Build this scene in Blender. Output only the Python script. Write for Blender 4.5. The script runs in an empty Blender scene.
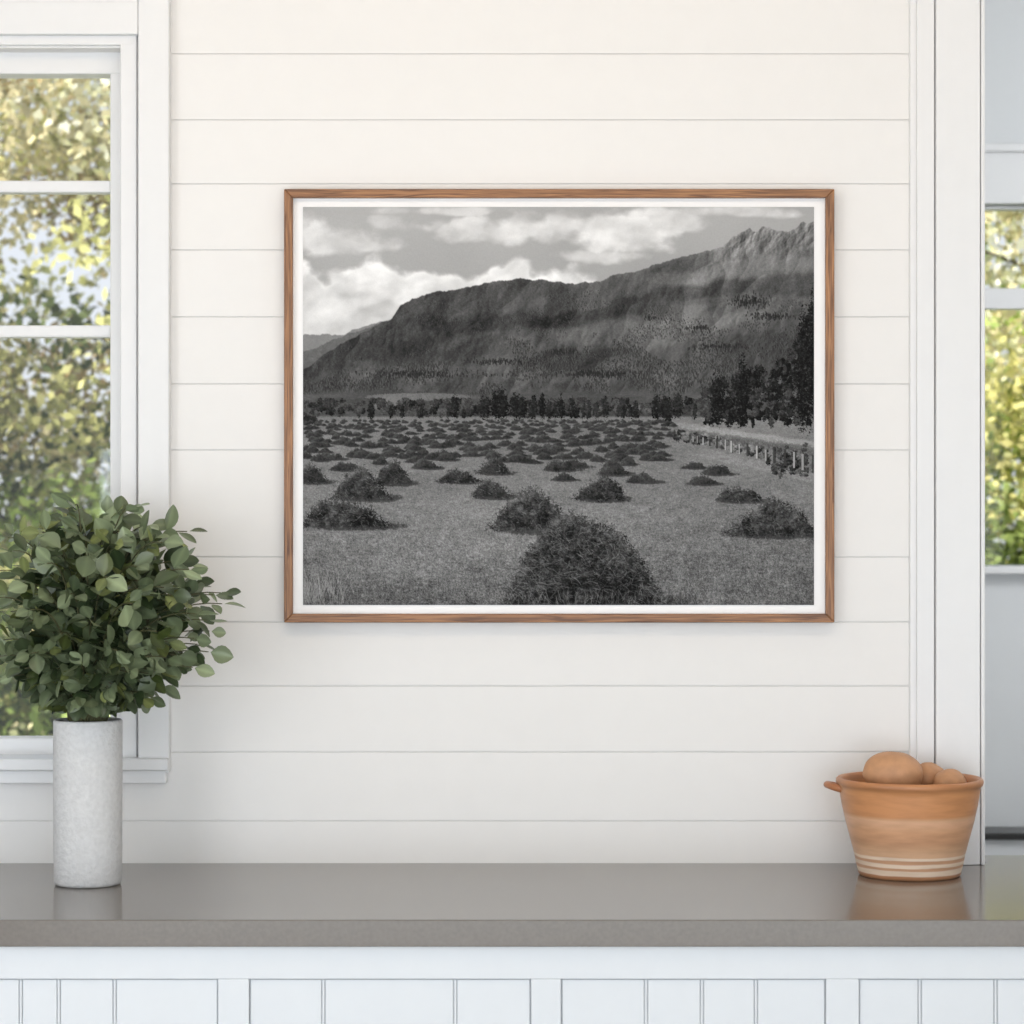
import bpy, math, random
import numpy as np
from mathutils import Vector, Matrix
random.seed(7); RNG=np.random.RandomState(11)
sc=bpy.context.scene
try:
    sc.view_settings.view_transform='Standard'; sc.view_settings.look='None'
except Exception: pass
CZ=1.505; L=4.4; F=2640.0
def X(u,y=0.0): return (u-512)*(L+y)/F
def Z(v,y=0.0): return CZ-(v-512)*(L+y)/F
def s2l(c):
    c=np.asarray(c,dtype=float)/255.0
    return np.where(c<=0.04045,c/12.92,((c+0.055)/1.055)**2.4)
def col(r,g,b): 
    a=s2l([r,g,b]); return (float(a[0]),float(a[1]),float(a[2]),1)
# ---------------- materials
def newmat(name):
    m=bpy.data.materials.new(name); m.use_nodes=True
    nt=m.node_tree; b=nt.nodes['Principled BSDF']; return m,nt,b
def paint(name,c,rough=0.45,bump=0.02,scale=60,var=0.03,spec=0.4):
    m,nt,b=newmat(name)
    tc=nt.nodes.new('ShaderNodeTexCoord'); n=nt.nodes.new('ShaderNodeTexNoise')
    n.inputs['Scale'].default_value=scale; n.inputs['Detail'].default_value=4
    nt.links.new(tc.outputs['Object'],n.inputs['Vector'])
    r=nt.nodes.new('ShaderNodeValToRGB')
    r.color_ramp.elements[0].position=0.3; r.color_ramp.elements[1].position=0.7
    r.color_ramp.elements[0].color=tuple(x*(1-var) for x in c[:3])+(1,)
    r.color_ramp.elements[1].color=c
    nt.links.new(n.outputs['Fac'],r.inputs['Fac']); nt.links.new(r.outputs['Color'],b.inputs['Base Color'])
    bp=nt.nodes.new('ShaderNodeBump'); bp.inputs['Strength'].default_value=bump; bp.inputs['Distance'].default_value=0.01
    nt.links.new(n.outputs['Fac'],bp.inputs['Height']); nt.links.new(bp.outputs['Normal'],b.inputs['Normal'])
    b.inputs['Roughness'].default_value=rough; b.inputs['Specular IOR Level'].default_value=spec
    return m
M_wall=paint('shiplap_paint',(0.825,0.81,0.79,1),0.55,0.02,25,0.012)
M_trim=paint('trim_paint',(0.80,0.80,0.80,1),0.4,0.01,30,0.01)
M_cab=paint('cabinet_paint',(0.69,0.71,0.73,1),0.4,0.01,30,0.01)
M_far=paint('far_wall_paint',(0.72,0.735,0.745,1),0.6,0.02,30,0.01)
M_ceil=paint('ceiling_paint',(0.85,0.84,0.82,1),0.7,0.02,20,0.01)
M_counter=paint('quartz_counter',(0.172,0.150,0.130,1),0.14,0.008,180,0.12,0.75)
M_black=paint('dark_stone',(0.03,0.03,0.03,1),0.3,0.01,50,0.1)
M_mat=paint('print_paper',(0.95,0.95,0.95,1),0.8,0.01,200,0.01,0.1)
M_grass=paint('grass',(0.16,0.2,0.05,1),0.9,0.3,8,0.4,0.1)
M_floor,nt,b=newmat('oak_floor')
tc=nt.nodes.new('ShaderNodeTexCoord'); br=nt.nodes.new('ShaderNodeTexBrick'); br.inputs['Scale'].default_value=1.0
br.inputs['Brick Width'].default_value=1.4; br.inputs['Row Height'].default_value=0.14; br.inputs['Mortar Size'].default_value=0.002
br.inputs['Color1'].default_value=(0.46,0.43,0.39,1); br.inputs['Color2'].default_value=(0.53,0.50,0.46,1); br.inputs['Mortar'].default_value=(0.15,0.12,0.1,1)
nt.links.new(tc.outputs['Object'],br.inputs['Vector']); nt.links.new(br.outputs['Color'],b.inputs['Base Color']); b.inputs['Roughness'].default_value=0.4
# ---------------- geometry helpers
def link(o,parent=None):
    sc.collection.objects.link(o)
    if parent is not None: o.parent=parent
    return o
def empty(name):
    e=bpy.data.objects.new(name,None); sc.collection.objects.link(e); return e
def boxes(name,bl,mat,bevel=0.0,parent=None,seg=2):
    vs=[];fs=[]
    for (x0,x1,y0,y1,z0,z1) in bl:
        if x1<x0:x0,x1=x1,x0
        if y1<y0:y0,y1=y1,y0
        if z1<z0:z0,z1=z1,z0
        k=len(vs)
        vs+=[(x0,y0,z0),(x1,y0,z0),(x1,y1,z0),(x0,y1,z0),(x0,y0,z1),(x1,y0,z1),(x1,y1,z1),(x0,y1,z1)]
        fs+=[(k,k+3,k+2,k+1),(k+4,k+5,k+6,k+7),(k,k+1,k+5,k+4),(k+1,k+2,k+6,k+5),(k+2,k+3,k+7,k+6),(k+3,k,k+4,k+7)]
    me=bpy.data.meshes.new(name); me.from_pydata(vs,[],fs); me.update()
    o=bpy.data.objects.new(name,me); me.materials.append(mat); link(o,parent)
    if bevel>0:
        md=o.modifiers.new('bevel','BEVEL'); md.width=bevel; md.segments=seg; md.limit_method='ANGLE'
    return o
def prism(name,poly,z0,z1,mat,bevel,parent):
    n=len(poly); vs=[(x,y,z0) for x,y in poly]+[(x,y,z1) for x,y in poly]
    fs=[tuple(range(n))[::-1],tuple(range(n,2*n))]+[(i,(i+1)%n,n+(i+1)%n,n+i) for i in range(n)]
    me=bpy.data.meshes.new(name); me.from_pydata(vs,[],fs); me.update(); me.materials.append(mat)
    o=bpy.data.objects.new(name,me); link(o,parent); md=o.modifiers.new('bevel','BEVEL'); md.width=bevel; md.segments=3; md.limit_method='ANGLE'; return o
def lathe(name,prof,mat,seg=96,loc=(0,0,0),parent=None):
    vs=[];fs=[];n=len(prof)
    for (r,z) in prof:
        for j in range(seg):
            a=2*math.pi*j/seg; vs.append((r*math.cos(a),r*math.sin(a),z))
    for i in range(n-1):
        for j in range(seg):
            j2=(j+1)%seg; fs.append((i*seg+j,i*seg+j2,(i+1)*seg+j2,(i+1)*seg+j))
    fs.append(tuple(range(seg))[::-1]); fs.append(tuple((n-1)*seg+j for j in range(seg)))
    me=bpy.data.meshes.new(name); me.from_pydata(vs,[],fs); me.update()
    for p in me.polygons: p.use_smooth=True
    me.materials.append(mat); o=bpy.data.objects.new(name,me); o.location=loc; link(o,parent); return o
def tube(paths,name,mat,parent=None,sides=6):
    vs=[];fs=[]
    for pts,rad in paths:
        k0=len(vs);n=len(pts)
        for i,p in enumerate(pts):
            t=(pts[min(i+1,n-1)]-pts[max(i-1,0)]).normalized()
            a=t.cross(Vector((0.13,0.21,1))); 
            if a.length<1e-4:a=t.cross(Vector((1,0,0)))
            a.normalize(); b2=t.cross(a)
            r=rad[i] if hasattr(rad,'__len__') else rad
            for j in range(sides):
                an=2*math.pi*j/sides; vs.append(p+a*math.cos(an)*r+b2*math.sin(an)*r)
        for i in range(n-1):
            for j in range(sides):
                j2=(j+1)%sides; fs.append((k0+i*sides+j,k0+i*sides+j2,k0+(i+1)*sides+j2,k0+(i+1)*sides+j))
        fs.append(tuple(k0+j for j in range(sides))[::-1]); fs.append(tuple(k0+(n-1)*sides+j for j in range(sides)))
    me=bpy.data.meshes.new(name); me.from_pydata([tuple(v) for v in vs],[],fs); me.update()
    for p in me.polygons:p.use_smooth=True
    me.materials.append(mat); o=bpy.data.objects.new(name,me); link(o,parent); return o

# ---------------- room shell
XL=-2.3; XR=2.5; YB=-6.0; ZC=2.75; WT=0.14; ZF=3.15
OPx0=X(983); OPx1=1.75; OPz=2.5
WX0=X(-360); WX1=X(124)          # window hole
WZ0=Z(762); WZ1=Z(48)
lines=[54,120,184,250,317,384,450,557,622,686,752,821]
g=0.0009
GD=0.0030
vsr=[-235,-142,-76,-11]+lines+[884]
vv=884
while Z(vv)>0: 
    vv+=66; vsr.append(vv)
bl=[]
def addp(x0,x1,z0,z1):
    if x1-x0>0.01 and z1-z0>0.004: bl.append((x0,x1,0.0,GD,z0,z1))
for a,b_ in zip(vsr[:-1],vsr[1:]):
    z1=min(Z(a),ZC)-g; z0=max(Z(b_),0)+g
    if z1<=z0: continue
    if z1>WZ0 and z0<WZ1:
        addp(XL,WX0,z0,z1); 
        addp(WX1,OPx0,z0,z1)
        if z0<WZ0: addp(WX0,WX1,z0,WZ0)
        if z1>WZ1: addp(WX0,WX1,WZ1,z1)
    else:
        addp(XL,OPx0,z0,z1)
    if z1>0.88: addp(OPx1,XR,z0,z1)
    else: addp(OPx0,XR,z0,z1)
wall=empty('wall_back')
boxes('shiplap_planks',bl,M_wall,0.0009,wall,2)
core=[(XL,WX0,GD,WT,0,ZC),(WX0,WX1,GD,WT,0,WZ0),(WX0,WX1,GD,WT,WZ1,ZC),(WX1,OPx0,GD,WT,0,ZC),
      (OPx0,OPx1,GD,WT,0,0.878),(OPx0,OPx1,0.0,WT,OPz,ZC),(OPx1,XR,GD,WT,0,ZC),(0.6,3.4,WT-.03,WT,ZC+.0,ZF)]
boxes('wall_core',core,M_wall,0,wall)
boxes('floor',[(XL,3.4,YB,WT+2.5,-0.08,0)],M_floor)
boxes('ceiling',[(XL,3.4,YB,WT-.035,ZC,ZC+0.1),(0.6,3.4,WT,2.64,ZF,ZF+0.1)],M_ceil)
boxes('wall_left',[(XL-0.1,XL,YB,WT,0,ZC)],M_wall)
boxes('wall_right',[(XR,XR+0.1,YB,0.0,0,ZC)],M_wall)

# ---------------- left window
def glassmat():
    m=bpy.data.materials.new('window_glass'); m.use_nodes=True; nt=m.node_tree; nt.nodes.clear()
    o=nt.nodes.new('ShaderNodeOutputMaterial'); mx=nt.nodes.new('ShaderNodeMixShader'); t=nt.nodes.new('ShaderNodeBsdfTransparent'); gl=nt.nodes.new('ShaderNodeBsdfGlossy')
    gl.inputs['Roughness'].default_value=0.02; mx.inputs[0].default_value=0.04
    nt.links.new(t.outputs[0],mx.inputs[1]); nt.links.new(gl.outputs[0],mx.inputs[2]); nt.links.new(mx.outputs[0],o.inputs[0]); return m
M_glass=glassmat()
win=empty('window_1')
cx0=X(-406)
b1=[ # casing
 (X(138,-.028),X(169,-.028),-0.028,0.02,Z(772),Z(-40)),
 (cx0,cx0+0.055,-0.028,0.02,Z(772),Z(-40)),
 (cx0+.055,X(138,-.024),-0.026,0.02,Z(37),Z(4)),
 (cx0+.055,X(138,-.021),-0.024,0.02,Z(5),Z(-40)),
 (cx0-0.02,X(169,-.028)+0.012,-0.040,0.02,Z(-40),Z(-58)),
 # inner step
 (X(121),X(137.5),-0.010,0.04,Z(765),Z(44)),
 (cx0+0.05,cx0+0.085,-0.010,0.04,Z(765),Z(44)),
 (cx0+0.05,X(137.5),-0.010,0.04,Z(46),Z(30)),
]
boxes('casing',b1,M_trim,0.0025,win,3)
ys=0.045
b2=[(X(110,ys),X(126,ys),ys,ys+0.05,Z(770,ys),Z(46,ys)),
    (WX0,WX0+0.05,ys,ys+0.05,Z(770,ys),Z(46,ys)),
    (WX0,X(126,ys),ys-0.002,ys+0.05,Z(74,ys),Z(46,ys)),
    (WX0,X(126,ys),ys-0.002,ys+0.05,Z(770,ys),Z(738,ys)),
    (WX0,X(110,ys),ys+0.006,ys+0.04,Z(192,ys),Z(180,ys)),
    (WX0,X(110,ys),ys+0.006,ys+0.04,Z(337,ys),Z(325,ys)),
    (X(-190,ys),X(-170,ys),ys+0.004,ys+0.042,Z(738,ys),Z(74,ys))]
boxes('sash',b2,M_trim,0.003,win,2)
boxes('sill',[(cx0-0.01,X(168,-.045),-0.045,0.05,Z(771,-.045),Z(759,-.045)),
              (cx0,X(166,-.03),-0.03,0.02,Z(784,-.03),Z(770,-.03))],M_trim,0.003,win,3)
boxes('pane',[(WX0+0.02,X(112,ys),ys+0.02,ys+0.024,Z(740,ys),Z(72,ys))],M_glass,0,win)
boxes('jamb',[(WX1-0.004,WX1+0.004,0.02,WT+0.01,WZ0,WZ1),(WX0-0.004,WX0+0.004,0.02,WT+0.01,WZ0,WZ1),(WX0,WX1,0.02,WT+0.03,WZ0-0.004,WZ0+0.004)],M_trim,0,win)

# ---------------- doorway trim
d=-0.026
boxes('trim_1',[
 (X(909),X(916.8),-0.010,0.02,0.92,ZC),
 (X(917.5,d),X(935.4,d),-0.018,0.02,0.92,ZC),
 (X(936.2,d),X(980.4,d),d,0.02,0.92,ZC),
 (X(981,d),X(985,d),d-0.002,WT,0.92,ZC)],M_trim,0.002,None,3)
boxes('trim_2',[(OPx0,OPx1,-0.02,WT,OPz-0.02,OPz+0.1),(OPx1-0.01,OPx1+0.11,-0.024,WT,0.92,ZC-0.1)],M_trim,0.0025,None,3)

# ---------------- adjoining room
YF=2.5
gx0=X(975,YF); gx1=2.3; 
far=empty('wall_far')
zt,zb=Z(205,YF),Z(566,YF)
boxes('plaster',[(0.6,gx0-0.03,YF,YF+0.14,0,ZF),(gx1+0.03,3.4,YF,YF+0.14,0,ZF),(gx0-0.03,gx1+0.03,YF,YF+0.14,0,zb),(gx0-0.03,gx1+0.03,YF,YF+0.14,zt,ZF)],M_far,0,far)
boxes('wall_side',[(0.5,0.6,WT,YF+0.14,0,ZF),(3.4,3.5,WT,YF+0.14,0,ZF)],M_far)
w2=empty('window_2')
boxes('casing',[(gx0-0.15,gx1+0.15,YF-0.03,YF+0.02,zt,Z(150,YF)),(gx0-0.17,gx1+0.17,YF-0.05,YF+0.02,Z(154,YF),Z(146,YF)),
 (gx0-0.13,gx0-0.02,YF-0.03,YF+0.02,zb,zt),(gx1+0.02,gx1+0.13,YF-0.03,YF+0.02,zb,zt),
 (gx0-0.15,gx1+0.15,YF-0.05,YF+0.05,zb-0.02,zb+0.0)],M_trim,0.004,w2)
boxes('sash',[(gx0-0.03,gx0+0.02,YF+0.03,YF+0.07,zb,zt),(gx1-0.02,gx1+0.03,YF+0.03,YF+0.07,zb,zt),
 (gx0,gx1,YF+0.03,YF+0.07,Z(308,YF),Z(287,YF)),(gx0,gx1,YF+0.03,YF+0.07,zt-0.008,zt+0.02),(1.75,1.78,YF+0.03,YF+0.07,zb,zt)],M_trim,0.003,w2)
boxes('pane',[(gx0,gx1,YF+0.05,YF+0.054,zb,zt)],M_glass,0,w2)
bench=empty('low_cabinet'); yb_=YF-.12
boxes('body',[(0.62,3.0,yb_,YF-0.002,0.08,Z(839,yb_)),(0.64,2.98,yb_+.03,YF-0.01,0.0,0.08)]+[(0.66+i*0.58,1.2+i*0.58,yb_-.012,yb_+.01,0.12,0.58) for i in range(4)],M_cab,0.004,bench)
boxes('top',[(0.61,3.02,yb_-.02,YF-0.002,Z(839,yb_),Z(832,yb_))],M_black,0.003,bench)

# ---------------- counter
yf=-(L-4.4*351/408.0)
kc=empty('kitchen_counter')
prism('countertop',[(XL+0.005,yf),(XR-0.005,yf),(XR-0.005,-0.026),(OPx1-0.015,-0.026),(OPx1-0.015,0.10),(OPx0+0.006,0.10),(OPx0+0.006,-0.0015),(XL+0.005,-0.0015)],0.92-0.0387,0.92,M_counter,0.0018,kc)
yc=yf+0.012
zr=Z(979,yc)
cab=[(XL+0.01,XR-0.01,yc+0.012,-0.03,0.1,0.881),(XL+0.01,XR-0.01,yc+0.07,-0.05,0,0.1)]
ys_=yc
cab.append((XL+0.01,XR-0.01,ys_,ys_+0.02,zr,0.881))
cab.append((XL+0.01,XR-0.01,ys_,ys_+0.02,0.1,0.15))
doors=[(-404,-124),(-94,218),(249,531),(561,826),(859,1138),(1168,1440)]
prev=XL+0.01
for a,b_ in doors:
    cab.append((prev,X(a,yc),ys_,ys_+0.02,0.15,zr)); prev=X(b_,yc)
cab.append((prev,XR-0.01,ys_,ys_+0.02,0.15,zr))
boxes('cabinet_frame',cab,M_cab,0.0012,kc)
beads={0:[-300,-200],1:[-35,20,58,114],2:[323,455],3:[646,702,756],4:[920,996,1060],5:[1250,1350]}
pan=[]
for i,(a,b_) in enumerate(doors):
    x0=X(a,yc)+0.0018; x1=X(b_,yc)-0.0018
    cuts=[x0]
    for u in beads[i]:
        cuts+=[X(u-1.8,yc),X(u-1.0,yc), X(u+1.4,yc),X(u+2.2,yc)]
    cuts.append(x1)
    for k in range(0,len(cuts),2):
        pan.append((cuts[k],cuts[k+1],yc+0.0045,yc+0.013,0.153,zr-0.0018))
boxes('cabinet_panel_backing',[(X(a,yc)+.0005,X(b_,yc)-.0005,yc+.0085,yc+.0135,.151,zr-.0002) for a,b_ in doors],M_cab,0,kc)
boxes('cabinet_doors',pan,M_cab,0.0008,kc)

# ---------------- framed photograph (printed tones on a flat sheet)
W0,W1,V0,V1=303.0,814.0,207.0,605.0
ss=1.8
nx=int((W1-W0)*ss)+1; ny=int((V1-V0)*ss)+1
U,V=np.meshgrid(np.linspace(W0,W1,nx),np.linspace(V0,V1,ny))
fx_=np.fft.fftfreq(nx*2,1/ss)[None,:]; fy_=np.fft.fftfreq(ny*2,1/ss)[:,None]
def fn(seed,beta,big,ang=0,asp=1.0,hi=None):
    """smooth fractal noise, unit variance. big = largest feature (px); ang = direction of elongation (deg, y down)"""
    a=np.random.RandomState(seed).randn(ny*2,nx*2); Fq=np.fft.fft2(a)
    c_,s_=math.cos(math.radians(ang)),math.sin(math.radians(ang))
    kl=(fx_*c_+fy_*s_)*asp; kt=(-fx_*s_+fy_*c_)
    k2=kl**2+kt**2
    A=(1.0/big**2+k2)**(-beta/2)
    if hi: A=A*np.exp(-k2*hi*hi*2)
    r=np.real(np.fft.ifft2(Fq*A))[:ny,:nx]; r-=r.mean(); return r/r.std()
def sm(a,b,x): 
    t=np.clip((x-a)/(b-a),0,1); return t*t*(3-2*t)
g0=fn(5,0.2,3,hi=.3); g1=fn(6,.6,5,hi=.5); g2=fn(7,1.2,8,hi=.7); g3=fn(8,2.2,20); gv=fn(9,.6,5,90,4); gh=fn(10,.9,9,0,3.2)
I=170-0.10*(V-207)+ 3*fn(20,2.6,200)
# clouds: soft cumulus
n1=fn(21,2.4,50,0,1.3); n3=fn(25,2.3,50,0,1.5)
topc=np.interp(U[0],[303,325,350,375,395,430,480,520,555,600,640],[262,276,260,250,264,270,270,260,264,280,300])[None,:]
low=sm(-5,8,V-topc+n1*6)*(1-sm(610,650,U))
hi=np.zeros_like(U)
for (cx,cy,rx,ry,a) in [(350,238,50,16,.8),(312,232,30,22,.8),(400,224,44,10,.6),(478,232,42,13,.8),(540,228,62,17,.9),(620,236,60,22,1.0),(660,222,50,13,.9),(725,211,60,6,.8),(600,256,60,8,.7),(790,213,30,6,.8),(440,211,70,5,.6)]:
    dd=((U-cx)/rx)**2+((V-cy)/ry)**2
    hi=np.maximum(hi,a*sm(1.35,0.0,dd+n3*.5))
cl=np.clip(np.maximum(low,hi),0,1)
gyc,gxc=np.gradient(fn(26,3.6,50,0,1.3)); rlc=np.clip(-(gxc+1.3*gyc)/gxc.std(),-2,2)
cloudv=218+8*fn(27,2.5,35,0,1.4)+4.5*rlc-10*sm(24,55,V-topc+5*n1)+10*sm(16,3,V-topc+n1*6)*low
I=I*(1-cl)+np.clip(cloudv,178,246)*cl
nA=fn(30,2.4,80)
def prof(xs,ys,amp,seed,fine=1.0):
    r=np.random.RandomState(seed); b_=np.interp(U[0],xs,ys)
    n=len(b_); f=np.fft.rfftfreq(n,1/ss); sp_=np.fft.rfft(r.randn(n))*(1/30.**2+f*f)**(-.75); q=np.fft.irfft(sp_,n); q/=q.std()
    return (b_+q*amp)[None,:]
r0=prof([303,320,345,362,380,400],[334,336,334,327,322,318],.8,3); m=sm(-0.8,0.8,V-r0)*(U<420); I=I*(1-m)+(134+2*g2)*m
r1=prof([303,318,335,352,372,400],[352,347,338,333,326,318],.8,4); m=sm(-0.8,0.8,V-r1)*(U<420); I=I*(1-m)+(106+3*g2)*m
rx_=[303,322,340,372,392,400,412,440,456,470,492,505,540,575,600,618,640,662,700,722,732,738,748,756,762,770,778,788,800,814]
ry_=[370,356,344,329,318,306,299,290,288,287,281,280,280,285,281,274,270,262,254,246,238,234,230,233,228,227,232,231,223,221]
r2=prof(rx_,ry_,.8,6); pkx=sm(712,730,U[0])[None,:]; r2=r2+pkx*(prof([303,814],[0,0],1.0,61))
m=sm(-0.8,0.8,V-r2); dep=V-r2
def relief(seed,beta,big,ang,asp,ridge=True):
    n=fn(seed,beta,big,ang,asp); h_=1-np.abs(n) if ridge else n
    gy_,gx_=np.gradient(h_); q=gx_*(-1.0)-gy_*.35; q=q/q.std(); return np.clip(q,-2.4,2.4)
R1=relief(41,3.1,70,140,1.5); R2=relief(42,2.9,30,125,1.5); R3=relief(43,2.4,14,115,1.3,False); R4=relief(44,2.9,26,110,1.6)
mt=88+5*R1+3.6*R2+2.6*R3+5*nA+2.8*g1+2.6*g2
mt-=10*sm(650,540,U)*sm(420,350,V)
mt+=18*sm(600,740,U)*sm(345,270,V)
mt+=10*sm(6,0,dep)*sm(440,600,U)
pk=sm(690,740,U)*sm(40,8,dep)
mt=mt+pk*(18+10*R4+7*R2+7*R3)
n5=fn(46,2.4,50,0,1.8)
def band(pts,wd,soft):
    p=np.interp(U[0],[q[0] for q in pts],[q[1] for q in pts])[None,:]
    e=min(60,(pts[-1][0]-pts[0][0])/2.5)
    return sm(wd+soft,wd,np.abs(V-p+n5*4))*sm(pts[0][0]-2,pts[0][0]+e,U)*sm(pts[-1][0]+2,pts[-1][0]-e,U)
mt-=20*band([(390,330),(520,318),(600,314),(650,302),(740,280),(860,280)],4,8)
mt-=10*band([(250,372),(360,350),(460,345),(560,350),(660,352)],4,10)
mt+=14*band([(590,302),(660,286),(740,262),(860,256)],4,8)
mt+=18*band([(450,362),(560,338),(640,334),(700,318),(870,326)],8,8)
mt+=13*band([(320,380),(420,370),(520,376),(640,370),(720,376)],4,7)
mt-=12*band([(620,364),(700,346),(760,338),(870,350)],3,8)
# nearer spur crossing the slope from the right
sp1=prof([303,560,620,680,740,780,814],[420,392,360,338,318,306,300],1.6,66); q=sm(-.8,1.2,V-sp1)*sm(540,620,U); mt=mt*(1-.55*q)+ .55*q*(92+6*R2+4*R3+6*nA-10*sm(0,40,V-sp1)); mt+=10*sm(3.5,0,np.abs(V-sp1-2))*sm(580,660,U)
I=I*(1-m)+np.clip(mt,40,175)*m
R=np.random.RandomState(3)
def region(cx,cy,rx,ry):
    x0=max(0,int((cx-rx-W0)*ss)-2);x1=min(nx,int((cx+rx-W0)*ss)+3)
    y0=max(0,int((cy-ry-V0)*ss)-2);y1=min(ny,int((cy+ry-V0)*ss)+3)
    return slice(y0,y1),slice(x0,x1)
def tight(cx,cy,rx,ry):
    x0=int(round((cx-rx-W0)*ss)); x1=max(x0+1,int(round((cx+rx-W0)*ss)))
    y0=int(round((cy-ry-V0)*ss)); y1=max(y0+1,int(round((cy+ry-V0)*ss)))
    return slice(max(0,y0),max(0,min(ny,y1))),slice(max(0,x0),max(0,min(nx,x1)))
def blob(cx,cy,rx,ry,val,rough=.9,var=10,tap=0):
    s=region(cx,cy,rx*1.4,ry*1.4)
    u=U[s];v=V[s]
    if u.size==0:return
    t=np.clip((v-(cy-ry))/(2*ry),0,1); w=rx*(1-tap+tap*t)
    dd=((u-cx)/np.maximum(w,.3))**2+((v-cy)/ry)**2+(g1[s]*.22+g2[s]*.16)*rough
    q=sm(1.2,.75,dd)
    vv_=val+var*(.5*g1[s]+.5*g2[s])-.5*var*np.clip((u-cx)/rx,-1.2,1.2)-.5*var*np.clip((v-cy)/ry,-1.2,1.2)
    I[s]=I[s]*(1-q)+np.clip(vv_,26,190)*q
# forest stipple on slopes
dens=fn(91,2.2,34,0,2.0)
for i in range(24000):
    cx=R.uniform(303,814); cy=290+112*R.rand()**.8
    r2v=float(np.interp(cx,rx_,ry_))
    if cy<r2v+8: continue
    iy=min(ny-1,int((cy-V0)*ss)); ix=min(nx-1,int((cx-W0)*ss))
    pp=sm(300,390,cy)
    if dens[iy,ix]+1.0*pp<.85+R.uniform(-.35,.35): continue
    k=.65+.45*pp; h_=R.uniform(1.0,2.8)*k; wv=R.uniform(.3,.8)*k; dv=50+R.uniform(-6,16); al=R.uniform(.3,.65)
    s=tight(cx,cy,wv,h_*.5); I[s]=I[s]*(1-al)+dv*al
    s=tight(cx-wv-.4,cy,.3,h_*.4); I[s]=I[s]*.75+116*.25
for (cx,cy,rx,ry,n) in [(750,302,20,7,260),(772,316,26,4,160),(700,328,14,3,70),(560,352,18,3,90),(600,374,44,4,300),(725,347,34,4,160),(420,374,60,4,300),(500,362,40,3,160),(650,318,6,3,30)]:
    for i in range(n):
        a=R.randn()*.5; b_=R.randn()*.5; s=tight(cx+a*rx,cy+b_*ry,.45,R.uniform(.8,1.6)); I[s]=I[s]*.35+(42+R.uniform(0,12))*.65
# valley floor
vf=sm(388,396,V+n5*1.5)
vl=88+8*fn(14,2.2,60,0,8)+4*gh
I=I*(1-vf)+vl*vf
# field
fl=sm(415,418,V)
near=sm(418,605,V)
big=fn(63,2.4,90,0,4)
fd=127-14*near+(3+8*near)*g1+(3+4*near)*g0+(4+4*near)*gh+4*g3*near+5*big
fd-=12*sm(540,600,V)
fd+=near**2*8*gv
I=I*(1-fl)+fd*fl
for (cx,cy,rx,ry,vl_) in [(420,397,55,4,112),(392,404,20,8,116),(640,408,60,3,102),(560,398,60,3,82)]: blob(cx,cy,rx,ry,vl_,.5,6)
for i in range(260):
    cx=R.uniform(303,714); cy=R.uniform(401,414); blob(cx,cy,R.uniform(2,7),R.uniform(2,5),R.uniform(40,86),.9,13)
for i in range(46):
    cx=R.choice([R.uniform(440,700),R.uniform(495,640),R.uniform(303,700)]); t=R.uniform(392,408); w=(419-t)*R.uniform(.14,.3)
    blob(cx,(t+418)/2,w,(418-t)/2,R.uniform(36,58),1.2,11,.35)
for (cx,t,w) in [(371,400,4),(501,387,8),(495,392,5),(665,396,8),(521,396,6)]:
    blob(cx,(t+419)/2,w,(419-t)/2,R.uniform(34,44),1.1,11,.3)
blob(309,420,9,5,50,.5)
for i in range(330):
    cx=704+112*R.rand()**.8; tp=np.interp(cx,[704,717,730,742,750,760,770,785,800,814],[392,376,386,362,370,364,372,356,334,300])+R.uniform(0,6); cy=R.uniform(tp,422)
    blob(cx,cy,R.uniform(2,6),R.uniform(2.5,6.5),34+40*R.rand()**2,1.2,14,.2)
for (cx,t,b_,w) in [(717,374,424,7),(742,360,424,8),(806,322,425,13),(812,296,400,8),(803,312,400,7)]:
    blob(cx,(t+b_)/2,w,(b_-t)/2,38,1.3,13,.3)
# road, verge, fence
pth=np.interp(U[0],[303,655,680,720,814,815],[421,421,424,430,443,443])[None,:]
q=sm(4,1.5,np.abs(V-pth-1+g2*.5))*sm(655,690,U); I=I*(1-q)+(148+6*gh+4*g1)*q
q=sm(6,2,np.abs(V-pth-9+g2))*sm(680,700,U)*.7; I=I*(1-q)+(90+12*g2+6*g1)*q
q=sm(7,3,np.abs(V-pth-24-(U-690)*.09))*sm(690,720,U)*.6; I=I*(1-q)+(146+6*gh+6*g1)*q
for i in range(230):
    t=R.rand(); cx=675+t*140; vb=434+t**1.2*34+R.uniform(-4,5)
    blob(cx,vb,R.uniform(1,4),R.uniform(1,3.2),R.uniform(46,140),1.1,16)
for i in range(60): blob(790+R.randn()*9,463+R.randn()*7,R.uniform(2,5),R.uniform(2,5),R.uniform(40,110),1.1,20)
blob(668,413,4,14,42,.9,8)
for i in range(17):
    t=i/16; cx=690+t**1.3*122+R.uniform(-1.5,1.5); vb=441+t**1.25*32; hh=(6+12*t)*R.uniform(.8,1.1)
    s=tight(cx,vb-hh/2,.45+.55*t,hh/2); v_=R.choice([180,165,60,64]); I[s]=I[s]*.15+v_*.85
    s=tight(cx+.8+.6*t,vb-hh/2,.35,hh/2); I[s]=I[s]*.4+42*.6
def strand(cx,cy,ang,ln,val,al,curv=0):
    n=int(ln*ss*1.3)+1; k=np.arange(n)/(ss*1.3); a=ang+curv*k/ max(ln,1)
    x=((cx+np.cumsum(np.cos(a))/(ss*1.3)-W0)*ss).astype(int); y=((cy-np.cumsum(np.sin(a))/(ss*1.3)-V0)*ss).astype(int)
    ok_=(x>=0)&(x<nx)&(y>=0)&(y<ny); x=x[ok_];y=y[ok_]; I[y,x]=I[y,x]*(1-al)+val*al
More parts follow.
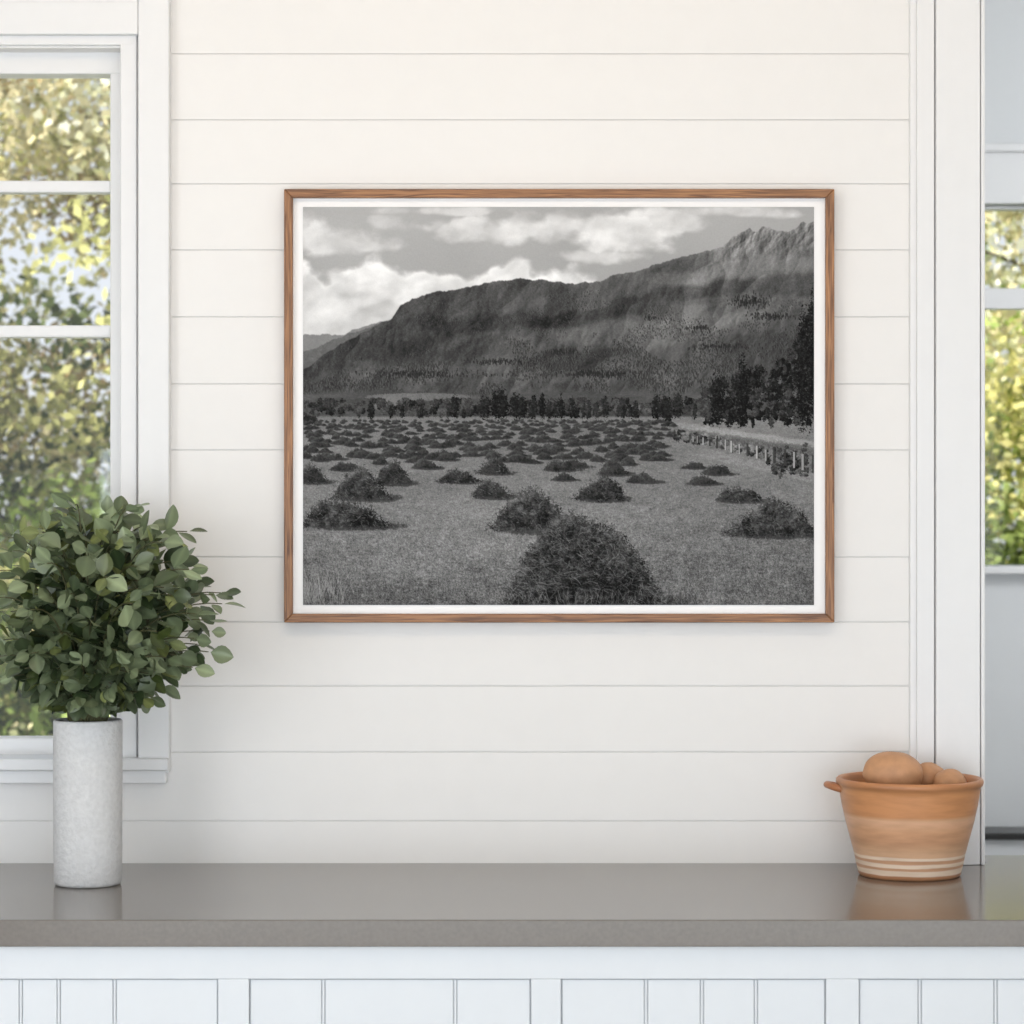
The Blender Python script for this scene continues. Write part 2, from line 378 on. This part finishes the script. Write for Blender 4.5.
def hay(cx,vb,w,h,shadow=True,pw=2.3,base=72,sk=None,lm=1.0):
    s=region(cx+w*.1,vb-h*.4,w*.8,h*.95)
    u=U[s];v=V[s]
    if u.size==0:return
    if shadow:
        dd=((u-cx-w*.12)/(w*.55))**2+((v-vb)/(h*.13+1))**2
        q=sm(1.25,.6,dd+g2[s]*.15)*.7; I[s]=I[s]*(1-q)+52*q
    x=(u-cx)/(w/2)
    a1,a2,p1,p2=R.uniform(.07,.14)*lm,R.uniform(.03,.07)*lm,R.uniform(0,6),R.uniform(0,6)
    if sk is None: sk=R.uniform(-.3,.2)
    def kf(x):
        lump=1+a1*np.sin(3.3*x+p1)+a2*np.sin(8*x+p2)
        return np.clip(1-np.abs(x-sk*(1-x*x))**pw,0,1)**1.25*lump*.95
    k=kf(x)
    rg=min(2.4,h*.08)
    top=vb-h*k+rg*(g1[s]*.8+g2[s]*.8)
    bot=vb+h*.05*np.sqrt(np.clip(1-x*x,0,1))+rg*.7*g1[s]
    q=sm(-.6,.8,v-top)*sm(1.0,-.6,v-bot)*(np.abs(x)<1.03)
    tt=np.clip((v-(vb-h*k))/(h*k+1),0,1)
    bigk=sm(20,80,w)
    val=base-20*tt-9*x+(4+3*bigk)*g1[s]+(5+4*bigk)*g2[s]+(3+9*bigk)*g3[s]
    val=np.where(tt<.25,val+24*(1-tt/.25)*sm(.9,-.4,x),val)
    I[s]=I[s]*(1-q)+np.clip(val,24,160)*q
    if w>34:
        for i in range(int(w*h/ (14 if w<110 else 9))):
            xx=R.uniform(-1,1); kk=float(kf(xx)); yy=R.uniform(0,.97)
            px=cx+xx*w/2; py=vb-h*kk*yy
            ang=R.choice([R.uniform(.1,1.0),R.uniform(2.1,3.0),R.uniform(-.5,.5),R.uniform(-.9,-.2)])
            vl_=(R.uniform(85,150) if R.rand()<.28+.34*yy else R.uniform(24,42))
            strand(px,py,ang,R.uniform(1.5,3+w*.04),vl_,R.uniform(.3,.6),R.uniform(-1.2,1.2))
        for i in range(int(w*.45)):
            xx=R.uniform(-.98,.98); kk=float(kf(xx))
            strand(cx+xx*w/2,vb-h*kk*.95,math.pi/2-xx*.9+R.uniform(-.9,.9),R.uniform(1,2.5+w*.025),R.choice([46,60,110]),.55,R.uniform(-1,1))
        for i in range(int(w*.4)):
            xx=R.uniform(-1.06,1.06); strand(cx+xx*w/2,vb+R.uniform(-1,2),R.uniform(-.2,3.3),R.uniform(1,2+w*.03),R.choice([45,60,125]),.5,R.uniform(-1,1))
far_=[]
for row in range(15):
    t=row/14.; vb=421.5+t**1.5*40; w=4.5+18*t; n=int(46-30*t)
    for i in range(n):
        if R.rand()<.12: continue
        cx=303+(i+R.uniform(.0,1.))*((375-10*t)/n)
        far_.append((cx,vb+R.uniform(-1.4,1.4)*(1+2*t),w*R.uniform(.7,1.2),(1.8+4.6*t)*R.uniform(.75,1.2)))
far_.sort(key=lambda a:a[1])
for a in far_: hay(*a)
for a in [(426,468,30,9),(345,470,34,9),(560,470,34,11),(519,461,26,7),(575,467,30,9),(660,460,22,6),(693,468,26,7),(716,474,34,10),(493,473,36,14),(613,474,34,15),(311,482,36,18),(392,483,42,21),(460,482,46,12),(643,482,34,10),(702,484,34,9),(493,497,42,20),(563,480,26,8),(362,498,62,30),(600,499,54,24),(739,501,50,16),(345,526,92,30),(533,529,88,40),(770,534,98,32)]: hay(*a)
for i in range(3200):
    vb=515+92*R.rand()**.8; cx=R.uniform(303,814)
    if any(abs(cx-a_)<b_ and vb<c_ for a_,b_,c_ in ((533,44,532),(345,46,528),(770,49,536))): continue
    ln=R.uniform(1.5,5)*(.5+.8*(vb-515)/85)
    strand(cx,vb,math.pi/2+R.uniform(-.7,.7),ln,R.choice([55,70,140,146,156]),.32,R.uniform(-.6,.6))
hay(584,604,166,92,True,2.6,66,-.05,.5)
for i in range(380):
    xx=R.uniform(-.97,.97); kk=max(0,1-abs(xx)**2.6)**1.25; strand(584+xx*80,604-84*kk*R.rand(),R.uniform(-.9,3.5),R.uniform(4,13),R.choice([28,34,90,125,150]),R.uniform(.25,.55),R.uniform(-1.3,1.3))
for i in range(150):
    cx=R.uniform(303,345); strand(cx,R.uniform(590,607),math.pi/2+R.uniform(-.4,.4),R.uniform(10,30),R.choice([50,150,165,175]),.42,R.uniform(-.6,.6))
for i in range(420):
    cx=R.uniform(500,700); strand(cx,R.uniform(598,608),math.pi/2+R.uniform(-.6,.6),R.uniform(4,14),R.choice([45,60,120,150]),.4,R.uniform(-.8,.8))
I=np.clip((I-100)*1.05+97+g0*2.0,20,246)
lin=s2l(I)*1.0
yp=-0.014
fr=empty('framed_photograph')
def gridmesh():
    xs=(U-512)*(L+yp)/F; zs=CZ-(V-512)*(L+yp)/F
    co=np.empty((ny*nx,3),dtype=np.float32); co[:,0]=xs.ravel(); co[:,1]=yp; co[:,2]=zs.ravel()
    idx=np.arange(nx*ny).reshape(ny,nx)
    f=np.stack([idx[:-1,:-1],idx[1:,:-1],idx[1:,1:],idx[:-1,1:]],-1).reshape(-1,4).astype(np.int32)
    me=bpy.data.meshes.new('photo_print'); me.vertices.add(len(co)); me.vertices.foreach_set('co',co.ravel())
    me.loops.add(f.size); me.loops.foreach_set('vertex_index',f.ravel())
    me.polygons.add(len(f)); me.polygons.foreach_set('loop_start',np.arange(0,f.size,4,dtype=np.int32))
    me.update(calc_edges=True)
    at=me.color_attributes.new('tone','FLOAT_COLOR','POINT')
    c=np.ones((nx*ny,4),dtype=np.float32); c[:,:3]=lin.ravel()[:,None]
    at.data.foreach_set('color',c.ravel())
    return me
me=gridmesh()
M_ph,nt,b=newmat('silver_gelatin_print')
at=nt.nodes.new('ShaderNodeAttribute'); at.attribute_name='tone'
nt.links.new(at.outputs['Color'],b.inputs['Base Color']); b.inputs['Roughness'].default_value=0.8; b.inputs['Specular IOR Level'].default_value=0.05
me.materials.append(M_ph); o=bpy.data.objects.new('photo_print',me); link(o,fr)
boxes('mat_board',[(X(290,-.012),X(827,-.012),-0.0125,-0.004,Z(617,-.012),Z(196,-.012))],M_mat,0,fr)
def woodmat(name,sc3):
    m,nt,b=newmat(name); tc=nt.nodes.new('ShaderNodeTexCoord'); mp=nt.nodes.new('ShaderNodeMapping'); mp.inputs['Scale'].default_value=sc3
    n=nt.nodes.new('ShaderNodeTexNoise'); n.inputs['Scale'].default_value=1; n.inputs['Detail'].default_value=6; n.inputs['Distortion'].default_value=1.2
    r=nt.nodes.new('ShaderNodeValToRGB'); r.color_ramp.elements[0].position=.35; r.color_ramp.elements[1].position=.68
    r.color_ramp.elements[0].color=(0.13,0.050,0.018,1); r.color_ramp.elements[1].color=(0.43,0.205,0.085,1)
    nt.links.new(tc.outputs['Object'],mp.inputs[0]); nt.links.new(mp.outputs[0],n.inputs['Vector']); nt.links.new(n.outputs['Fac'],r.inputs[0]); nt.links.new(r.outputs[0],b.inputs['Base Color'])
    b.inputs['Roughness'].default_value=.45; return m
Mh=woodmat('walnut_horizontal',(9,200,260)); Mv=woodmat('walnut_vertical',(260,200,9))
yw=-0.026
fx0,fx1,fz0,fz1=X(284,yw),X(834.5,yw),Z(622.5,yw),Z(189,yw)
ww=X(292.5,yw)-fx0
def mitre(name,pts,mat):
    vs=[(x,yw,z) for x,z in pts]+[(x,-0.001,z) for x,z in pts]
    fs=[(0,1,2,3),(7,6,5,4),(0,4,5,1),(1,5,6,2),(2,6,7,3),(3,7,4,0)]
    me=bpy.data.meshes.new(name); me.from_pydata(vs,[],fs); me.materials.append(mat); me.update()
    o=bpy.data.objects.new(name,me); link(o,fr); md=o.modifiers.new('b','BEVEL'); md.width=.0014; md.segments=2
mitre('rail_top',[(fx0,fz1),(fx1,fz1),(fx1-ww,fz1-ww),(fx0+ww,fz1-ww)],Mh)
mitre('rail_bottom',[(fx0,fz0),(fx0+ww,fz0+ww),(fx1-ww,fz0+ww),(fx1,fz0)],Mh)
mitre('stile_left',[(fx0,fz0),(fx0,fz1),(fx0+ww,fz1-ww),(fx0+ww,fz0+ww)],Mv)
mitre('stile_right',[(fx1,fz0),(fx1-ww,fz0+ww),(fx1-ww,fz1-ww),(fx1,fz1)],Mv)

# ---------------- vase
vx,vy=-0.6665,-0.251
M_vase=paint('stoneware_white',(0.67,0.67,0.67,1),0.75,0.3,140,0.12,0.2)
R0=0.0530
prof_=[(0.0,0),(R0-.006,0),(R0-.002,.0015),(R0,.006),(R0+.0005,.06),(R0+.0008,.15),(R0+.001,.25),(R0+.001,.2565),(R0-.001,.259),(R0-.004,.2585),(R0-.0055,.255),(R0-.006,.15),(R0-.006,.02),(0.0,.018)]
prof_=[(max(r,1e-4),z) for r,z in prof_]
vz=lathe('ceramic_vase',prof_,M_vase,96,(vx,vy,0.9202))

# ---------------- eucalyptus
def attrmat(name,attr,rough,transl,spec=.4,bump=False):
    m,nt,b=newmat(name); at=nt.nodes.new('ShaderNodeAttribute'); at.attribute_name=attr
    nt.links.new(at.outputs['Color'],b.inputs['Base Color']); b.inputs['Roughness'].default_value=rough; b.inputs['Specular IOR Level'].default_value=spec
    if transl>0:
        tr=nt.nodes.new('ShaderNodeBsdfTranslucent'); mx=nt.nodes.new('ShaderNodeMixShader'); mx.inputs[0].default_value=transl
        out=nt.nodes['Material Output']; nt.links.new(at.outputs['Color'],tr.inputs['Color'])
        nt.links.new(b.outputs[0],mx.inputs[1]); nt.links.new(tr.outputs[0],mx.inputs[2]); nt.links.new(mx.outputs[0],out.inputs[0])
    return m
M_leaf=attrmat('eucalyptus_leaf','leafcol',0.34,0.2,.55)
M_stem=paint('eucalyptus_stem',(0.10,0.10,0.045,1),.6,.1,80,.3)
euc=empty('eucalyptus_bouquet')
LV=[];LF=[];LC=[]
prow=[(0,.04),(.12,.36),(.28,.80),(.45,1.0),(.62,.98),(.8,.70),(.93,.34),(1,.03)]
def leaf(p,dr,nm,ln,wd,c):
    dr=dr.normalized(); side=dr.cross(nm)
    if side.length<1e-3: return
    side.normalize(); nm=side.cross(dr).normalized()
    k=len(LV); cup=random.uniform(.08,.35); bend=random.uniform(-.3,.25)
    for t,w in prow:
        c0=p+dr*(t*ln)+nm*(bend*ln*t*t)
        for s_ in (-1,-.5,0,.5,1):
            LV.append(c0+side*(s_*w*wd*.5)+nm*(abs(s_)*w*wd*.5*cup))
            f=1.0+(.35 if s_==0 else 0)+random.uniform(-.04,.04)
            LC.append((c[0]*f,c[1]*f,c[2]*f,1))
    for i in range(len(prow)-1):
        for j in range(4):
            a=k+i*5+j; LF.append((a,a+1,a+6,a+5))
paths=[]
ec=Vector((X(104,vy),vy+.0,Z(603,vy)))
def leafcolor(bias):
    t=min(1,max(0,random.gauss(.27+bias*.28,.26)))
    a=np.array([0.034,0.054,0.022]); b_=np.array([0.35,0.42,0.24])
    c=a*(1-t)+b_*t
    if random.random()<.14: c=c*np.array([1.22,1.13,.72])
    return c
org=Vector((vx,vy,0.9202+.24))
def ok(p): return p.y<-0.055 and p.z>0.93
ends=[]
for i in range(84):
    a=2*math.pi*i*0.618034; zz=1-1.80*((i+.5)/84)
    rr=math.sqrt(max(0,1-zz*zz))
    d_=Vector((math.cos(a)*rr,math.sin(a)*rr,zz)); ends.append((d_,random.uniform(.74,1.04)))
for i in range(40):
    d_=Vector((random.gauss(0,1),random.gauss(0,1)-.5,random.gauss(.0,.8))).normalized(); ends.append((d_,random.uniform(.35,.8)))
for i in range(56):
    a=random.uniform(math.pi*.92,math.pi*2.08); dz=random.uniform(.35,.93); sp_=.80-.42*(dz-.35)/.58
    ends.append((Vector((math.cos(a)*sp_,math.sin(a)*.55,-dz)),1.0))
for d_ in ((.78,-.3,-.62),(.86,-.2,-.45),(-.8,-.4,-.5),(.95,-.2,.1),(.3,-.3,1.0),(-.2,-.3,1.0),(-.7,-.3,-.7)):
    ends.append((Vector(d_).normalized(),1.03))
for d_,m_ in ends:
    e=ec+Vector((d_.x*.188,d_.y*.165,d_.z*.160))*m_
    if e.y>-.075:e.y=-.075
    q0=org+Vector((d_.x*.03,d_.y*.03,.02)); 
    ctl=Vector((vx+(e.x-vx)*.35,vy+(e.y-vy)*.35,max(e.z+.015,org.z+.06)))
    pts=[]
    for k in range(13):
        t=k/12; pts.append(q0*(1-t)**2+ctl*(2*t*(1-t))+e*t*t)
    pts=[org+Vector((d_.x*-.01,d_.y*-.01,-.06))]+pts
    paths.append((pts,[.0020]*2+[.0018-.0010*k/12 for k in range(12)]))
    nl=random.randint(8,11)
    if d_.z<0 and m_==1.0: nl=6
    t0=.30
    for k in range(nl+1):
        t=t0+(1-t0)*k/nl; t=min(t,1)
        p=q0*(1-t)**2+ctl*(2*t*(1-t))+e*t*t
        tg=((ctl-q0)*(1-t)+(e-ctl)*t).normalized()
        rad=Vector((random.gauss(0,1),random.gauss(0,1),random.gauss(0,1)))
        sd=tg.cross(rad).normalized()
        dr=(tg*random.uniform(.25,.7)+sd*1.0) if k<nl else tg
        out=(p-ec); 
        if out.length>1e-3: dr=dr+out.normalized()*.35
        nm=Vector((random.gauss(0,.7),random.gauss(-.5,.7),random.gauss(.6,.6)))
        ln=random.uniform(.027,.046)*(1.0 if k<nl-1 else .8); wd=ln*random.uniform(.56,.82)
        tip=p+dr.normalized()*ln
        if not ok(tip): continue
        if tip.z<0.9202+.263 or p.z<.9202+.266: continue
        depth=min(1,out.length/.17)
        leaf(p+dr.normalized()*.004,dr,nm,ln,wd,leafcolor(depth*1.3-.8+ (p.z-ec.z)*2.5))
tube(paths,'stems',M_stem,euc)
me=bpy.data.meshes.new('leaves'); me.from_pydata([tuple(v) for v in LV],[],LF); me.update()
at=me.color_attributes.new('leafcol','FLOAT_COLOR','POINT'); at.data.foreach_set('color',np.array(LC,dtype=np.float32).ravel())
for p in me.polygons:p.use_smooth=True
me.materials.append(M_leaf); link(bpy.data.objects.new('leaves',me),euc)

# ---------------- bowl
bx,by=X(909.5,-.143),-0.143
M_bowl,nt,b=newmat('glazed_terracotta')
tc=nt.nodes.new('ShaderNodeTexCoord'); sp=nt.nodes.new('ShaderNodeSeparateXYZ'); nz=nt.nodes.new('ShaderNodeTexNoise'); nz.inputs['Scale'].default_value=14; nz.inputs['Detail'].default_value=6
mp=nt.nodes.new('ShaderNodeMapping'); mp.inputs['Scale'].default_value=(1,1,6); nt.links.new(tc.outputs['Object'],mp.inputs[0]); nt.links.new(mp.outputs[0],nz.inputs['Vector'])
nt.links.new(tc.outputs['Object'],sp.inputs[0])
ma=nt.nodes.new('ShaderNodeMath'); ma.operation='MULTIPLY_ADD'; ma.inputs[1].default_value=1/0.157; ma.inputs[2].default_value=-.012
nt.links.new(sp.outputs['Z'],ma.inputs[0])
mb=nt.nodes.new('ShaderNodeMath'); mb.operation='MULTIPLY_ADD'; mb.inputs[1].default_value=0.03; nt.links.new(nz.outputs['Fac'],mb.inputs[0]); nt.links.new(ma.outputs[0],mb.inputs[2])
r=nt.nodes.new('ShaderNodeValToRGB'); cr=r.color_ramp
cr.elements[0].position=0; cr.elements[0].color=col(190,136,98); cr.elements[1].position=1; cr.elements[1].color=col(190,130,84)
cream=col(236,214,192); tan=col(206,160,126); org_=col(206,146,100)
for p,c in [(.045,col(194,140,102)),(.055,cream),(.10,cream),(.108,tan),(.13,tan),(.138,cream),(.17,cream),(.178,tan),(.205,tan),(.212,cream),(.235,cream),(.245,col(216,176,142)),(.40,col(202,154,118)),(.5,col(214,164,126)),(.62,col(222,178,144)),(.66,org_),(.9,col(206,146,98)),(.94,col(186,130,88))]:
    e=cr.elements.new(p); e.color=c
nt.links.new(mb.outputs[0],r.inputs[0])
mxc=nt.nodes.new('ShaderNodeMix'); mxc.data_type='RGBA'; mxc.blend_type='MULTIPLY'; mxc.inputs[0].default_value=.45
r2_=nt.nodes.new('ShaderNodeValToRGB'); r2_.color_ramp.elements[0].position=.3; r2_.color_ramp.elements[0].color=(.6,.55,.5,1); r2_.color_ramp.elements[1].position=.6; r2_.color_ramp.elements[1].color=(1,1,1,1)
nt.links.new(nz.outputs['Fac'],r2_.inputs[0]); nt.links.new(r.outputs[0],mxc.inputs[6]); nt.links.new(r2_.outputs[0],mxc.inputs[7])
nt.links.new(mxc.outputs[2],b.inputs['Base Color']); b.inputs['Roughness'].default_value=.38
bowl=empty('terracotta_bowl')
pr=[(.0,.003),(.070,.003),(.072,0),(.079,0),(.082,.003),(.0835,.010),(.086,.020),(.0885,.034),(.0955,.060),(.103,.088),(.109,.115),(.1125,.136),(.1135,.143),(.1165,.146),(.118,.150),(.1175,.1545),(.115,.157),(.111,.1565),(.108,.153),(.1065,.145),(.103,.115),(.096,.085),(.085,.045),(.075,.016),(.0,.012)]
pr=[(max(r_,1e-4),z) for r_,z in pr]
lathe('bowl_body',pr,M_bowl,128,(bx,by,0.9202),bowl)
zb_=0.9202
M_han=paint('terracotta_handle',col(182,120,80),.4,.05,40,.2)
hp=[]
for sgn,an in ((-1,math.radians(8)),(1,math.radians(-30))):
    c_,s_=math.cos(an),math.sin(an)
    pts=[]
    for k in range(13):
        a=math.pi*k/12; rad=.110+(.0215 if sgn<0 else .012)*math.sin(a); tv=.024*math.cos(a)
        lx=sgn*rad; ly=tv
        pts.append(Vector((bx+lx*c_-ly*s_,by+(-lx*s_+ly*c_)*(1 if sgn<0 else .78),zb_+.138+.005*math.sin(a))))
    hp.append((pts,[.0052+.0012*abs(math.cos(math.pi*k/12)) for k in range(13)]))
tube(hp,'handles',M_han,bowl,12)
M_pot=paint('potato_skin',col(202,152,112),.55,.10,45,.2)
def potato(name,loc,sx,sy,sz,rot,seed):
    import bmesh
    bm=bmesh.new(); bmesh.ops.create_uvsphere(bm,u_segments=40,v_segments=24,radius=1)
    from mathutils import noise
    for v in bm.verts:
        n=noise.noise(v.co*1.1+Vector((seed,seed*2,0)))*.10+noise.noise(v.co*3+Vector((seed,0,3)))*.02
        e_=1+.10*v.co.x*(1-abs(v.co.z)*.3)
        v.co=Vector((v.co.x*sx,v.co.y*sy*e_,v.co.z*sz*e_))*(1+n)
    me=bpy.data.meshes.new(name); bm.to_mesh(me); bm.free()
    for p in me.polygons:p.use_smooth=True
    me.materials.append(M_pot); o=bpy.data.objects.new(name,me); o.location=loc; o.rotation_euler=rot; link(o); return o
potato('potato',(X(892,by),by-.012,1.084),.048,.040,.038,(0,0.1,.1),1.3)
potato('potato',(X(928,by)+.006,by+.030,1.073),.030,.026,.026,(0,.2,.5),4.1)
potato('potato',(X(946,by)+.004,by-.012,1.068),.031,.026,.024,(.2,0,.9),7.7)
potato('potato',(X(905,by)+.0,by+.062,1.055),.034,.028,.026,(.2,0,.3),9.7)
potato('potato',(X(900,by),by+.0,1.000),.070,.062,.042,(.0,0,.3),5.7)

# ---------------- outdoors
boxes('lawn',[(-30,30,2.9,40,-0.5,-0.35),(-30,0.45,0.3,2.9,-0.5,-0.35)],M_grass)
M_fol=attrmat('foliage','fcol',0.6,0.4,.15)
M_bark=paint('bark',(0.16,0.11,0.07,1),.9,.5,30,.4,.1)
def foliage(name,clusters,parent,per,size,spread,zmin=-.3):
    cs=np.array([c[0] for c in clusters]); cc=np.array([c[1] for c in clusters]); n=len(cs)*per
    cc=cc*(0.6+.8*RNG.rand(len(cc),1))
    P=np.repeat(cs,per,0)+np.clip(RNG.randn(n,3),-2,2)*np.array(spread)
    P[:,2]=np.maximum(P[:,2],zmin)
    C=np.repeat(cc,per,0)*(0.65+.7*RNG.rand(n,1))
    A=RNG.randn(n,3); A/=np.linalg.norm(A,axis=1)[:,None]; B=RNG.randn(n,3); B-= (B*A).sum(1)[:,None]*A; B/=np.linalg.norm(B,axis=1)[:,None]
    s=size*(.6+.8*RNG.rand(n,1))
    co=np.stack([P-A*s,P+B*s*.6,P+A*s,P-B*s*.6],1).reshape(-1,3).astype(np.float32)
    me=bpy.data.meshes.new(name); me.vertices.add(n*4); me.vertices.foreach_set('co',co.ravel())
    me.loops.add(n*4); me.loops.foreach_set('vertex_index',np.arange(n*4,dtype=np.int32)); me.polygons.add(n); me.polygons.foreach_set('loop_start',np.arange(0,n*4,4,dtype=np.int32)); me.update(calc_edges=True)
    at=me.color_attributes.new('fcol','FLOAT_COLOR','POINT'); c=np.ones((n*4,4),dtype=np.float32); c[:,:3]=np.clip(np.repeat(C,4,0),0,.95); at.data.foreach_set('color',c.ravel())
    me.materials.append(M_fol); o=bpy.data.objects.new(name,me); link(o,parent)
gold=np.array([.88,.80,.52]); oliv=np.array([.48,.48,.22]); dark=np.array([.09,.12,.045]); grn=np.array([.42,.54,.17]); brown=np.array([.46,.36,.20])
def tree(name,cx,cy,rx,ry,z0,z1,ncl,per,pal,spread,size,tx,keep):
    e=empty(name); cl=[]
    for i in range(ncl):
        while True:
            q=RNG.uniform(-1,1,3)
            zz=z0+(z1-z0)*(q[2]*.5+.5)
            if (q**2).sum()<1 and RNG.rand()<keep(zz): break
        cl.append(((cx+q[0]*rx,cy+q[1]*ry,zz),pal(zz)))
    foliage('foliage',cl,e,per,size,spread)
    ps=[([Vector((tx+.1,cy+.2,-.34)),Vector((tx+.05,cy+.1,1.2)),Vector((tx,cy,2.6)),Vector((tx-.2,cy,4.2))],[.09,.08,.06,.02])]
    for i in range(34):
        a=RNG.uniform(0,6.28); zs=RNG.uniform(1.0,3.6); ln=RNG.uniform(.8,2.2)
        s_=Vector((tx,cy,zs)); ps.append(([s_,s_+Vector((math.cos(a)*ln*.5,math.sin(a)*ln*.2,.35*ln)),s_+Vector((math.cos(a)*ln,math.sin(a)*ln*.35,.5*ln))],[.02,.012,.004]))
    tube(ps,'trunk',M_bark,e)
def palL(z):
    r=RNG.rand()
    if z>2.2: return gold if r<.55 else (oliv*1.3 if r<.85 else brown*1.2)
    if z>1.6: return gold*.85 if r<.28 else (brown if r<.52 else (oliv if r<.85 else dark))
    return grn if r<.5 else (dark if r<.68 else (oliv if r<.88 else gold*.8))
def palR(z):
    r=RNG.rand()
    if z>2: return gold*1.05 if r<.65 else grn*1.2
    if z<1.45: return grn*.7 if r<.4 else dark
    return np.array([.76,.72,.32]) if r<.6 else (grn*1.1 if r<.82 else dark*1.5)
tree('birch_tree',-2.2,5.4,2.0,.9,0.3,4.6,620,130,palL,(.12,.12,.08),.023,-3.3,lambda z:.55 if z>2.2 else 1)
tree('birch_tree',2.4,5.8,1.7,.8,0.6,4.3,480,130,palR,(.12,.12,.08),.023,3.2,lambda z:.7 if z>2.3 else 1)
h=empty('garden_hedge'); cl=[]
for i in range(560):
    x=RNG.uniform(-5,5); z=RNG.uniform(.05,1.25 if x<0 else 1.65); r=RNG.rand()
    cl.append(((x,8.6+RNG.uniform(-.4,.4),z),grn*.8 if r<.45 else (dark*1.3 if r<.75 else oliv)))
foliage('hedge_leaves',cl,h,130,.032,(.12,.12,.1),-.29)

# ---------------- world & lights
w=bpy.data.worlds.new('sky'); sc.world=w; w.use_nodes=True; nt=w.node_tree; bg=nt.nodes['Background']
tc=nt.nodes.new('ShaderNodeTexCoord'); sp=nt.nodes.new('ShaderNodeSeparateXYZ'); rp=nt.nodes.new('ShaderNodeValToRGB')
rp.color_ramp.elements[0].position=.0; rp.color_ramp.elements[0].color=(.88,.92,.97,1); rp.color_ramp.elements[1].position=.8; rp.color_ramp.elements[1].color=(.55,.7,.92,1)
nt.links.new(tc.outputs['Generated'],sp.inputs[0]); nt.links.new(sp.outputs['Z'],rp.inputs[0]); nt.links.new(rp.outputs[0],bg.inputs[0]); bg.inputs[1].default_value=1.0
def sun(dirv,strength,c,ang):
    l=bpy.data.lights.new('sun','SUN'); l.energy=strength; l.color=c; l.angle=ang; o=bpy.data.objects.new('sun',l); o.rotation_euler=Vector(dirv).to_track_quat('-Z','Y').to_euler(); o.location=(-6,4,8); link(o)
sun((.70,.38,-.52),9.0,(1,.93,.80),.02)
def area(name,loc,tgt,sx,sy,p,c):
    l=bpy.data.lights.new(name,'AREA'); l.shape='RECTANGLE'; l.size=sx; l.size_y=sy; l.energy=p; l.color=c
    o=bpy.data.objects.new(name,l); o.location=loc; o.rotation_euler=(Vector(tgt)-Vector(loc)).to_track_quat('-Z','Y').to_euler(); link(o)
area('cool_fill_rear',(0.2,-5.7,1.0),(0,0,.8),3.6,1.5,84,(.82,.91,1))  # unseen fill added behind the camera, cools the lower wall; no window there
area('soft_key_side',(-2.1,-2.9,1.4),(0.3,0,1.05),1.3,1.3,27,(.92,.955,1))  # unseen soft key added on the left for the frame's shadow, no window modelled
area('warm_top_fill',(0.0,-1.5,2.68),(0.0,-.1,2.0),2.4,.3,8.0,(1,.70,.40))  # invented warm strip above the view, gives the upper wall its cream falloff
area('side_room_fill',(2.4,0.5,2.6),(1.6,2.5,.9),.8,.8,25,(.97,.985,1))  # unseen area light put in to brighten the adjoining room

cam=bpy.data.cameras.new('camera'); co=bpy.data.objects.new('camera',cam); link(co)
co.location=(0,-L,CZ); co.rotation_euler=(math.pi/2,0,0)
cam.sensor_width=36; cam.lens=36*F/1024; cam.clip_start=.05; cam.clip_end=200
cam.dof.use_dof=True; cam.dof.focus_distance=4.35; cam.dof.aperture_fstop=7
sc.camera=co
